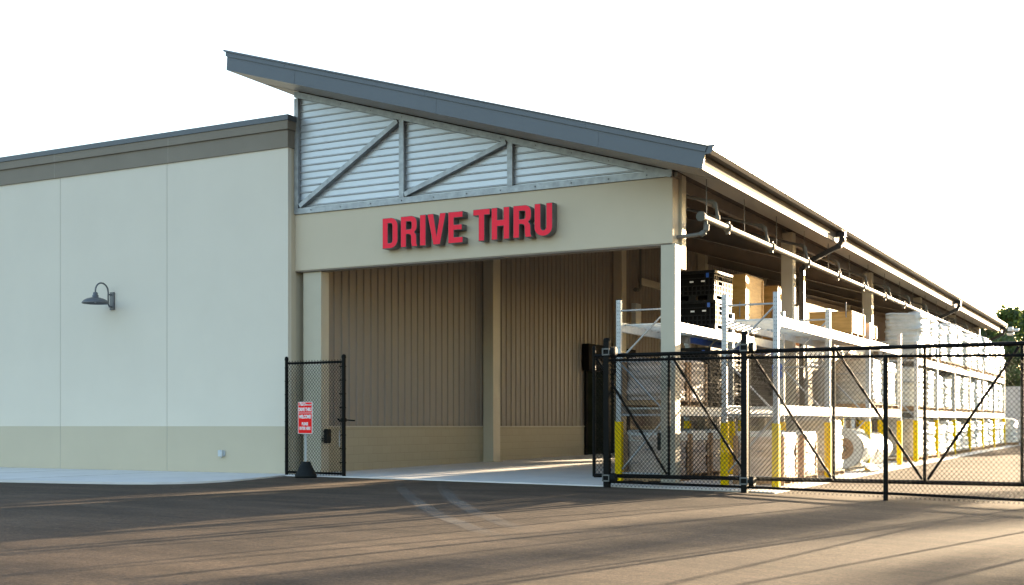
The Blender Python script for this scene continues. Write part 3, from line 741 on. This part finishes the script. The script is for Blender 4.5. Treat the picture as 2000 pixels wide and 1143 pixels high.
# ------------------------------------------------------------------ loads
def bag_mesh(mb, w, d, h, layers, rnd, mi=0, bulge=.035, slump=.0):
    n = 52; sub = 4; rings = []
    hs = [rnd.uniform(.75, 1.25) for _ in range(layers)]; tot = sum(hs); cum = [0]
    for q in hs: cum.append(cum[-1] + q/tot)
    lx = [rnd.uniform(-.018,.018) for _ in range(layers+1)]; ly = [rnd.uniform(-.018,.018) for _ in range(layers+1)]
    ph = [rnd.uniform(0, 6.28) for _ in range(8)]
    lp = [[rnd.uniform(0, 6.28) for _ in range(3)] + [rnd.uniform(.4, 1.3)] for _ in range(layers)]
    prof = []
    for k in range(layers):
        for q in range(sub): prof.append((lerp(cum[k], cum[k+1], q/sub)*h, math.sin(PI*q/sub), k, 1.0))
    L = layers - 1
    for z, sc in ((.985,.985),(1.0,.93),(1.012,.8),(1.02,.6),(1.015,.35),(1.01,.1)): prof.append((h*z, .25, L, sc))
    for i, (z, bl, k, sc) in enumerate(prof):
        ring = []; p = lp[k]; f = z/h
        for j in range(n):
            t = 2*PI*j/n; c, s_ = math.cos(t), math.sin(t); e = 2/5.5
            x = math.copysign(abs(c)**e, c); y = math.copysign(abs(s_)**e, s_)
            wob = .016*math.sin(2*t+p[0]) + .012*math.sin(5*t+p[1]) + .009*math.sin(11*t+p[2]) + .012*math.sin(3*t+ph[0]+4*f) + .006*math.sin(17*t+9*f+ph[5])
            patch = .5 + .5*math.sin(3*t+p[0]*2)
            rr = (1 - bulge + bulge*1.5*bl*p[3]*patch + wob + .03*(1-f)*slump + rnd.uniform(-.003,.003)) * sc
            zz = z + (.03*math.sin(2*t+ph[3]) + .025*math.sin(3*t+ph[4]) + .018*math.sin(7*t+ph[6]))*h*f*(.35+slump) + .012*math.sin(4*t+p[1])
            ring.append((x*w/2*rr + lx[k], y*d/2*rr + ly[k], zz if i else 0))
        rings.append(ring)
    vs = [p for r in rings for p in r]
    fs = [(i*n+j, i*n+(j+1) % n, (i+1)*n+(j+1) % n, (i+1)*n+j) for i in range(len(rings)-1) for j in range(n)]
    fs.append(tuple(range((len(rings)-1)*n, len(rings)*n)))
    mb.add(vs, fs, mi, True); return mb
def pallet_mesh(w, d):
    b = MB()
    for k in range(7):
        x = -w/2 + .05 + k*(w-.1)/6; b.box(x-.05, x+.05, -d/2, d/2, .105, .125)
    for y in (-d/2+.03, 0, d/2-.03): b.box(-w/2, w/2, y-.022, y+.022, .022, .1045)
    for x in (-w/2+.06, 0, w/2-.06): b.box(x-.06, x+.06, -d/2, d/2, 0, .0215)
    return b
PROTO = {}
def load_proto(key, w, d, h, layers, m, seed, boards=False, cap=False, slump=.2, bulge=.035):
    t = thing('wrapped_pallet', '-', 'pallet load', (0,0,0)); rnd = random.Random(seed)
    pallet_mesh(w, d).build('pallet', M['wood'], t)
    b = bag_mesh(MB(), w*.98, d*.98, h-.125, layers, rnd, slump=slump, bulge=bulge)
    b.v = [(x, y, z+.125) for x, y, z in b.v]
    b.build('wrapped_stack', m, t, recalc=True)
    if boards:
        for sx_, sy_ in ((-1,-1),(1,-1),(-1,1),(1,1)):
            x = sx_*w*.492; y = sy_*d*.492
            bb = MB().box(min(x, x-sx_*.10), max(x, x-sx_*.10), min(y, y-sy_*.012), max(y, y-sy_*.012), .13, h*.97)
            bb.box(min(x, x-sx_*.012), max(x, x-sx_*.012), min(y-sy_*.0121, y-sy_*.10), max(y-sy_*.0121, y-sy_*.10), .13, h*.97)
            bb.build('corner_board', M['card'], t)
    if cap:
        bag_mesh(MB(), w*.99, d*.99, .16, 1, rnd, bulge=.02)
        c = bag_mesh(MB(), w*1.0, d*1.0, .2, 1, rnd, bulge=.02, slump=1.2); c.v = [(x, y, z+h-.17) for x, y, z in c.v]
        c.build('plastic_cap', M['wrapwhite'], t)
    PROTO[key] = t; return t
used = set()
def place(key, x, y, z, label, group):
    p = PROTO[key]
    if key not in used: used.add(key); o = p; o.location = (x, y, z)
    else: o = dup(p, (x, y, z))
    o['label'] = label; o['group'] = group; o.rotation_euler.z = random.uniform(-.03,.03) + (PI if len(used) % 2 and key not in ('crate',) and random.random() < .5 and z > .6 and y > 15 else 0); return o
load_proto('tan', 1.04, 1.12, .96, 7, M['wraptan'], 1, boards=True, slump=.5)
load_proto('tanlow', 1.04, 1.12, 1.0, 6, M['wraptan'], 2, boards=True, cap=True)
load_proto('grey', 1.04, 1.2, 1.28, 9, M['wrapgrey'], 3, bulge=.03)
load_proto('white', 1.06, 1.58, 1.28, 9, M['wrapwhite'], 4, bulge=.045)
load_proto('tall', 1.16, 1.62, 1.42, 12, M['wrapwhite'], 5, bulge=.04)
load_proto('tall2', 1.12, 1.58, 1.5, 12, M['wrapwhite'], 6, slump=.9, bulge=.05)
load_proto('floorw', 1.10, 1.6, 1.18, 8, M['wrapwhite'], 8, bulge=.045, slump=.7)
load_proto('white2', 1.02, 1.5, 1.12, 7, M['wrapwhite'], 14, bulge=.06, slump=1.1)
load_proto('tall3', 1.18, 1.6, 1.3, 10, M['wrapwhite'], 15, slump=1.3, bulge=.055)
load_proto('floorw2', 1.14, 1.55, 1.05, 6, M['wrapwhite'], 18, bulge=.06, slump=1.2)
ORD = ['nearest', 'second from near end', 'third from near end', 'fourth from near end', 'fifth from near end', 'sixth from near end', 'seventh from near end', 'eighth from near end', 'ninth from near end', 'tenth from near end', 'eleventh from near end', 'twelfth from near end']
LG = 'wrapped pallet loads on the racks'
xa, xb = 8.31, 10.545
def fl(x, y): return gz(x, y) + .024
def pr(x): return 1.5, 3.22
place('tan', xa, 1.40, 1.505, 'tan bag pallet on the middle shelf beside the front column, nearest the gate', LG)
place('tan', xa, 2.62, 1.512, 'tan bag pallet on the middle shelf, right behind the one nearest the gate', LG)
place('tanlow', xa, 1.45, fl(xa,1.4), 'tan pallet with slack plastic cap on the floor behind the front column', LG)
place('tanlow', xa, 2.72, fl(xa,2.7), 'tan wrapped pallet with plastic cap on the floor, second in the left rack', LG)
place('tanlow', xa, 3.98, fl(xa,4), 'tan wrapped pallet with plastic cap on the floor, third in the left rack', LG)
place('tanlow', xb, 1.75, fl(xb,1.7), 'brown wrapped pallet on the floor beside the front yellow guard of the right rack', LG)
place('tanlow', xb, 3.3, fl(xb,3.3), 'brown wrapped carton pallet on the floor, second in the right rack', LG)
place('grey', xb, 9.98, 1.545, 'pale grey wrapped pallet on the middle shelf, left of the pair in the third bay', LG)
place('white', xb, 11.75, 1.545, 'narrow white wrapped pallet on the middle shelf at the far end of the near rack', LG)
place('grey', xb, 5.75, fl(xb,5.7)-.0, 'pale grey wrapped pallet on the floor behind the second yellow guard', LG)
place('grey', xb, 16.25, fl(xb,16.2), 'shaded grey wrapped pallet on the floor at the start of the far rack', LG)
for k in range(1, 12):
    y = YFAR[0] + .92 + 1.8*k; 
    place(('floorw','floorw2')[(k*5)%3 == 1], xb+.02+random.uniform(-.03,.03), y, fl(xb,y), 'white bag pallet on the far rack floor level, ' + ORD[k], LG)
for k in range(12):
    y = YFAR[0] + .92 + 1.8*k
    place(('white','white2')[k in (2,3,6,9)], xb+.02+random.uniform(-.03,.03), y, 1.5+.004*YFAR[k//2]+.005, 'white bag pallet on the far rack middle shelf, ' + ORD[k], LG)
for k in range(12):
    y = YFAR[0] + 1.45 + 1.78*k
    if y > 36.8: break
    key = ('tall','tall','tall3','tall','tall2','tall3','tall','tall2','tall2','tall3','tall','tall2')[k]
    place(key, xb+.0+(0 if k == 0 else random.uniform(-.03,.04)), y, 3.06+.004*YFAR[min(k//2,5)]+.005, 'tall white bag pallet on the far rack top shelf, ' + ORD[k], LG)
for k in range(7):
    y = YFAR[0] + 1.0 + 1.9*k
    place('grey', xa, y, 1.5+.004*YFAR[k//2]+.005, 'grey wrapped pallet on the inner far rack, ' + ORD[k], LG)
# a pallet of bags standing past the rack end
place('floorw', 10.9, 38.6, fl(10.9,38.6), 'white wrapped bag pallet standing on the ground past the far rack end', LG)

# black bulk containers
def crate_proto():
    t = thing('bulk_container', '-', 'crate', (0,0,0)); w, d, h = 1.06, 1.18, .66
    MB().box(-w/2+.045, w/2-.045, -d/2+.045, d/2-.045, .12, h-.02).build('body', M['crateinner'], t)
    b = MB()
    for sx_ in (-1, 1):
        for q in range(12):
            y = -d/2 + .03 + q*(d-.06)/11
            if q in (3, 4) : b.box(min(sx_*(w/2-.03),sx_*w/2), max(sx_*(w/2-.03),sx_*w/2), y-.012, y+.012, .12, .3)
            else: b.box(min(sx_*(w/2-.03),sx_*w/2), max(sx_*(w/2-.03),sx_*w/2), y-.012, y+.012, .12, h-.02)
        for z in (.12,.22,.33,.44,.55): b.box(min(sx_*(w/2-.0295),sx_*(w/2-.002)), max(sx_*(w/2-.0295),sx_*(w/2-.002)), -d/2, d/2, z-.012, z+.012)
        for q in range(11):
            x = -w/2 + .03 + q*(w-.06)/10; b.box(x-.012, x+.012, min(sx_*(d/2-.03),sx_*d/2), max(sx_*(d/2-.03),sx_*d/2), .12, .34 if 2 < q < 8 else h-.02)
        for z in (.12,.22,.33,.5): b.box(-w/2+.031, w/2-.031, min(sx_*(d/2-.0295),sx_*(d/2-.002)), max(sx_*(d/2-.0295),sx_*(d/2-.002)), z-.012, z+.012)
    b.build('ribs', M['blackplastic'], t)
    b = MB()
    for (x0,x1,y0,y1) in ((-w/2-.01,w/2+.01,-d/2-.01,-d/2+.05),(-w/2-.01,w/2+.01,d/2-.05,d/2+.01)): b.box(x0,x1,y0,y1,h-.06,h)
    for (x0,x1) in ((-w/2-.01,-w/2+.05),(w/2-.05,w/2+.01)): b.box(x0,x1,-d/2+.051,d/2-.051,h-.06,h-.002)
    b.build('rim', M['blackplastic'], t)
    b = MB()
    for x in (-w/2+.09, 0, w/2-.09):
        b.box(x-.08, x+.08, -d/2+.01, d/2-.01, 0, .03)
        for y in (-d/2+.09, 0, d/2-.09): b.box(x-.08, x+.08, y-.08, y+.08, .0301, .119)
        b.build('runner', M['blackplastic'], t); b = MB()
    MB().box(-.05,.04,-d/2-.004,-d/2-.0005,.4,.435).box(.22,.31,-d/2-.004,-d/2-.0005,.405,.44).build('label_plate', M['label'], t)
    MB().box(.34,.40,-d/2-.012,-d/2-.0005,.5,.6).build('latch_clip', M['blue'], t)
    PROTO['crate'] = t
crate_proto()
CG = 'black bulk containers on the left rack'
place('crate', xa, 4.22, 3.245, 'black lattice bulk container on the top shelf beside the front column, lower of two', CG)
place('crate', xa, 4.22, 3.907, 'black lattice bulk container on the top shelf with sunlit rim, upper of two', CG)
for k, y in enumerate((3.86, 5.5, 6.8, 8.05)):
    for q in range(2):
        place('crate', xa, y, (1.505 if k == 0 else 1.525) + .662*q, 'black container on the left rack middle shelf, %s, %s of its stack' % (ORD[k], ('bottom', 'top')[q]), CG)
place('crate', xa, 7.4, fl(xa,7.4), 'black container on the floor under the middle shelf of the left rack', CG)

# plywood boxes
def plybox(label, x0, x1, y0, y1, z0, z1, step=False):
    t = thing('plywood_box', label, 'box', ((x0+x1)/2, (y0+y1)/2, z0), 'plywood boxes on the racks')
    b = MB().box(x0, x1, y0, y1, z0+.09, z1-.02)
    b.build('panels', M['ply'], t, .006)
    MB().box(x0-.015, x1+.015, y0-.015, y1+.015, z1-.0195, z1).build('lid', M['plyend'], t)
    for y in (y0+.08, (y0+y1)/2, y1-.08): MB().box(x0, x1, y-.05, y+.05, z0, z0+.089).build('skid', M['wood'], t)
    for ya in (y0+.003, y1-.10): MB().box(x1+.0005, x1+.02, ya, ya+.097, z0+.1, z1-.03).build('batten', M['ply'], t)
    MB().tube([(x1-.12,y0-.004,z0+.45),(x1-.12,y0-.03,z0+.47),(x1-.12,y0-.03,z0+.78),(x1-.12,y0-.004,z0+.8)], .012, 6).build('strap_handle', M['galv'], t)
    return t
plybox('tall plywood box on the top shelf, right of the black containers', 7.85, 8.84, 5.79, 7.25, 3.245, 4.72)
plybox('tall plywood box on the top shelf, partly hidden behind the column', 7.85, 8.84, 8.49, 9.9, 3.26, 4.72)
plybox('low wide plywood box on the top shelf of the right rack', 10.03, 11.04, 7.1, 8.5, 3.245, 3.85)
plybox('small plywood box on the top shelf stepped down behind the wide one', 10.2, 11.0, 9.1, 10.1, 3.26, 3.68)
t = thing('cardboard_carton', 'flat brown cardboard carton lying across the plywood boxes', 'carton', (10.2, 6.2, 3.24))
MB().box(10.0, 10.75, 5.7, 6.2, 3.245, 3.40).build('carton', M['card'], t, .006)
MB().box(10.3, 10.42, 5.699, 6.201, 3.244, 3.402).build('tape', M['label'], t)
for k in range(3):
    t = thing('cardboard_carton', ('brown carton on the top shelf left end, lowest of three', 'brown carton on the top shelf left end, middle of three', 'brown carton on the top shelf left end, topmost of three')[k], 'carton', (9.95, 8, 3.3), 'stacked brown cartons')
    MB().box(8.0, 8.84, 10.6, 11.5, 3.26+.15*k, 3.405+.15*k).build('carton', M['card'], t, .006)
    MB().box(8.3, 8.36, 10.598, 11.502, 3.262+.15*k, 3.407+.15*k).build('tape', M['label'], t)

# toppled rolls in plastic and hose
def roll(label, cx, y0, y1, cz, r, tail):
    t = thing('wrapped_roll', label, 'roll', (cx, y0, cz-r), 'plastic wrapped rolls on the floor')
    n = 28; b = MB(); rnd = random.Random(int(cx*100))
    vs = []; K = 9
    for i in range(K):
        f = i/(K-1); y = lerp(y0, y1, f)
        for j in range(n):
            a = 2*PI*j/n; rr = r*(1 + .03*math.sin(5*a+i) + rnd.uniform(-.015,.015)) * (.93 if i in (0, K-1) else 1)
            vs.append((cx + rr*math.cos(a)*1.08, y, cz + rr*math.sin(a)*.95))
    b.add(vs, [(i*n+j, i*n+(j+1) % n, (i+1)*n+(j+1) % n, (i+1)*n+j) for i in range(K-1) for j in range(n)], 0, True)
    b.lathe([(r*.94,0),(r*.5,.02)], (cx,y0,cz), n, axis='y').lathe([(r*.94,0),(.01,-.02)], (cx,y1,cz), n, axis='y')
    b.build('plastic_wrap', M['wrapwhite'], t)
    MB().lathe([(r*.52,0),(r*.5,.015),(.07,.03),(.06,.2)], (cx,y0+.0,cz), n, axis='y').build('core', M['card'], t)
    if tail:
        b = MB(); K = 10
        vs = []
        for i in range(K):
            f = i/(K-1)
            for j in range(7):
                q = j/6
                vs.append((cx + .2 + f*.55, y0 + .05 + q*1.1 + .06*math.sin(6*f+j), max(gz(cx,y0)+.03, cz - r*.4 - f*.34 + .035*math.sin(7*f + 2.3*j) + .03*math.sin(j*2.2))))
        b.add(vs, [(i*7+j, i*7+j+1, (i+1)*7+j+1, (i+1)*7+j) for i in range(K-1) for j in range(6)], 0, True)
        b.build('loose_plastic', M['wrapwhite'], t, recalc=True)
roll('large plastic wrapped roll toppled on the floor with loose sheet spilling out', 10.62, 8.0, 9.5, fl(10.6,8)+.56, .52, True)
roll('smaller plastic wrapped roll lying behind the toppled large roll', 10.6, 10.0, 11.8, fl(10.6,10)+.5, .46, False)
t = thing('hose_coil', 'blue hose coil hanging on a rack upright behind the gate', 'hose', (10.03, 4.8, 2.2))
b = MB()
for zc in (2.42, 2.26): b.tube([(9.93+.09*math.cos(a), 4.70, zc+.1*math.sin(a)) for a in [2*PI*k/16 for k in range(17)]], .03, 8)
b.build('coil', M['blue'], t)

# ------------------------------------------------------------------ far wall, house, trees
t = thing('boundary_wall', 'white ribbed panel wall closing the far end of the yard', 'wall', (20, 52, 0))
b = MB()
for k in range(22): b.box(9.0+1.2*k, 9.0+1.2*k+1.19, 52, 52.12, .2, 3.25)
b.build('wall_panels', M['fencewall'], t)
MB().box(8.95, 35.4, 51.96, 52.16, 3.251, 3.32).build('cap', M['fencewall'], t)
b = MB()
for k in range(23): b.box(9.0+1.2*k-.06, 9.0+1.2*k+.05, 51.93, 51.999, .2, 3.25)
b.build('rib', M['fencewall'], t)
t = thing('house', 'small pale house seen between column and bag stacks', 'house', (-6, 92, 6))
MB().box(-8.5, -2.5, 90, 96, 0, 9.0).build('wall', M['fencewall'], t)
MB().prism([(-8.8,9.0),(-2.2,9.0),(-5.5,10.6)], 'y', 89.8, 96.2).build('roof', M['card'], t)
for x in (-7.2, -5.9, -4.2): MB().box(x, x+.6, 89.97, 90.02, 7.6, 8.6).build('window', M['returns'], t)

def tree(label, x, y, h, rad, n, seed, cb=.25, leaf=.22):
    rnd = random.Random(seed); z0 = gz(x, y)
    t = thing('tree', label, 'tree', (x, y, z0), 'trees behind the yard')
    b = MB(); lean = (rnd.uniform(-.3,.3), rnd.uniform(-.3,.3))
    top = (x+lean[0], y+lean[1], z0+h*.85)
    b.tube([(x,y,z0-.2),(x+lean[0]*.3,y+lean[1]*.3,z0+h*.35),top], [h*.022, h*.015, h*.003], 8)
    clumps = []
    for k in range(46):
        a = rnd.uniform(0, 6.28); f = rnd.uniform(cb, .97)
        env = math.sin(PI*min(1, (f-cb)/(1-cb)*.86+.14))**.7
        rr = rad*env*rnd.uniform(.25, .95)
        c = Vector((x + rr*math.cos(a), y + rr*math.sin(a), z0 + h*f)); clumps.append((c, rad*rnd.uniform(.16,.36)))
        s0 = Vector((x, y, z0 + h*max(.2, f-.22)))
        b.tube([s0, s0.lerp(c, .55) + Vector((0,0,.1)), c], [h*.006, h*.004, h*.0015], 5)
    b.build('trunk', M['bark'], t)
    b = MB()
    for k in range(n):
        c, r = clumps[rnd.randrange(len(clumps))]
        d = Vector((rnd.gauss(0,1), rnd.gauss(0,1), rnd.gauss(0,.8)))
        d = d.normalized() * r * rnd.random()**.45
        p = c + d; s_ = leaf*rnd.uniform(.6, 1.3)
        u = Vector((rnd.gauss(0,1), rnd.gauss(0,1), rnd.gauss(0,1))).normalized(); v = u.orthogonal().normalized() * s_*.5; u = u*s_*.6
        b.add([p-u, p+v, p+u, p-v], [(0,1,2,3)])
    b.build('crown', M['leaf'], t, recalc=False)
tree('bushy green tree with pointed top beyond the far eave corner', 7.9, 70, 8.9, 2.3, 9000, 1, .1, .24)
tree('dark tree at the right edge behind the white wall', 10.4, 66, 8.6, 3.0, 10000, 2, .06, .26)
tree('low dark tree directly behind the white wall at the right', 8.6, 60, 6.0, 2.4, 9000, 3, .06, .24)
tree('leafy tree filling the gap between the eave corner and the white wall', 6.6, 63, 7.0, 2.3, 9000, 9, .03, .24)
tree('broad dark tree behind the white wall at the picture edge', 11.3, 62, 7.8, 2.6, 9000, 10, .03, .26)
tree('sunlit thin tree top just showing over the eave', 4.7, 72, 8.9, 1.5, 2200, 4, .3)
tree('green tree seen between the third column and the bag stacks', -1.6, 68, 8.3, 1.6, 3000, 5, .2)
tree('light green tree half hidden by the third column', -4.2, 76, 9.3, 1.8, 2500, 6, .2)
tree('tall narrow tree beyond the yard, far outside the right edge', 28.4, 60, 14.2, 2.3, 2300, 31, .1, .34)
tree('thin airy sun-filtering tree added beyond the yard, right of the tall narrow tree', 33.2, 62, 13.8, 3.0, 1900, 41, .1, .34)  # unseen tree, added to weaken the sun on the near asphalt
tree('small airy tree behind the white wall, added to shade the yard, nearest the building end', 19.5, 62, 7.4, 2.6, 2600, 42, .08, .34)  # unseen, added to dapple the yard, low enough to leave racks lit
tree('small airy tree behind the white wall, added to shade the yard, between two taller ones', 24.2, 64, 7.2, 2.6, 2600, 43, .08, .34)  # second unseen tree added to break up sun on the yard ground
tree('low round tree behind the white wall, left of the tall narrow tree', 15, 78, 6.4, 3, 3600, 32, .12, .34)
tree('low broad tree behind the white wall, right of the tall narrow tree', 35, 70, 6.8, 3.6, 3600, 33, .12, .34)

# ------------------------------------------------------------------ light, sky, camera
EL, AZ = math.radians(9.5), math.atan2(.225, 1.0)
sun = bpy.data.lights.new('sun', 'SUN'); sun.energy = 3.7; sun.angle = math.radians(.5); sun.color = (1, .77, .50)
so = bpy.data.objects.new('sun', sun); COL.objects.link(so)
d = Vector((math.sin(AZ)*math.cos(EL), math.cos(AZ)*math.cos(EL), math.sin(EL)))
so.rotation_euler = d.to_track_quat('Z', 'Y').to_euler(); so.location = (20, 20, 30)
w = bpy.data.worlds.new('World'); S.world = w; w.use_nodes = True; nt = w.node_tree
sk = nt.nodes.new('ShaderNodeTexSky'); sk.sky_type = 'NISHITA'; sk.sun_disc = False
sk.sun_elevation = EL; sk.sun_rotation = AZ; sk.dust_density = 2.2; sk.air_density = 1.0; sk.ozone_density = 1.0
bg = nt.nodes['Background']; bg.inputs['Strength'].default_value = .07
nt.links.new(sk.outputs['Color'], bg.inputs['Color'])
cam = bpy.data.cameras.new('camera'); co = bpy.data.objects.new('camera', cam); COL.objects.link(co)
co.location = (17.786, -22.559, 1.1); co.rotation_euler = (PI/2, 0, math.atan2(.4732, .881))
cam.sensor_width = 36; cam.lens = 36*2402/2000; cam.shift_y = 260.5/2000; cam.clip_end = 3000
S.camera = co
S.render.engine = 'CYCLES'
S.view_settings.view_transform = 'Standard'; S.view_settings.look = 'None'; S.view_settings.gamma = 1
S.view_settings.exposure = 3.24
S.cycles.max_bounces = 8; S.cycles.diffuse_bounces = 5; S.cycles.use_denoising = True
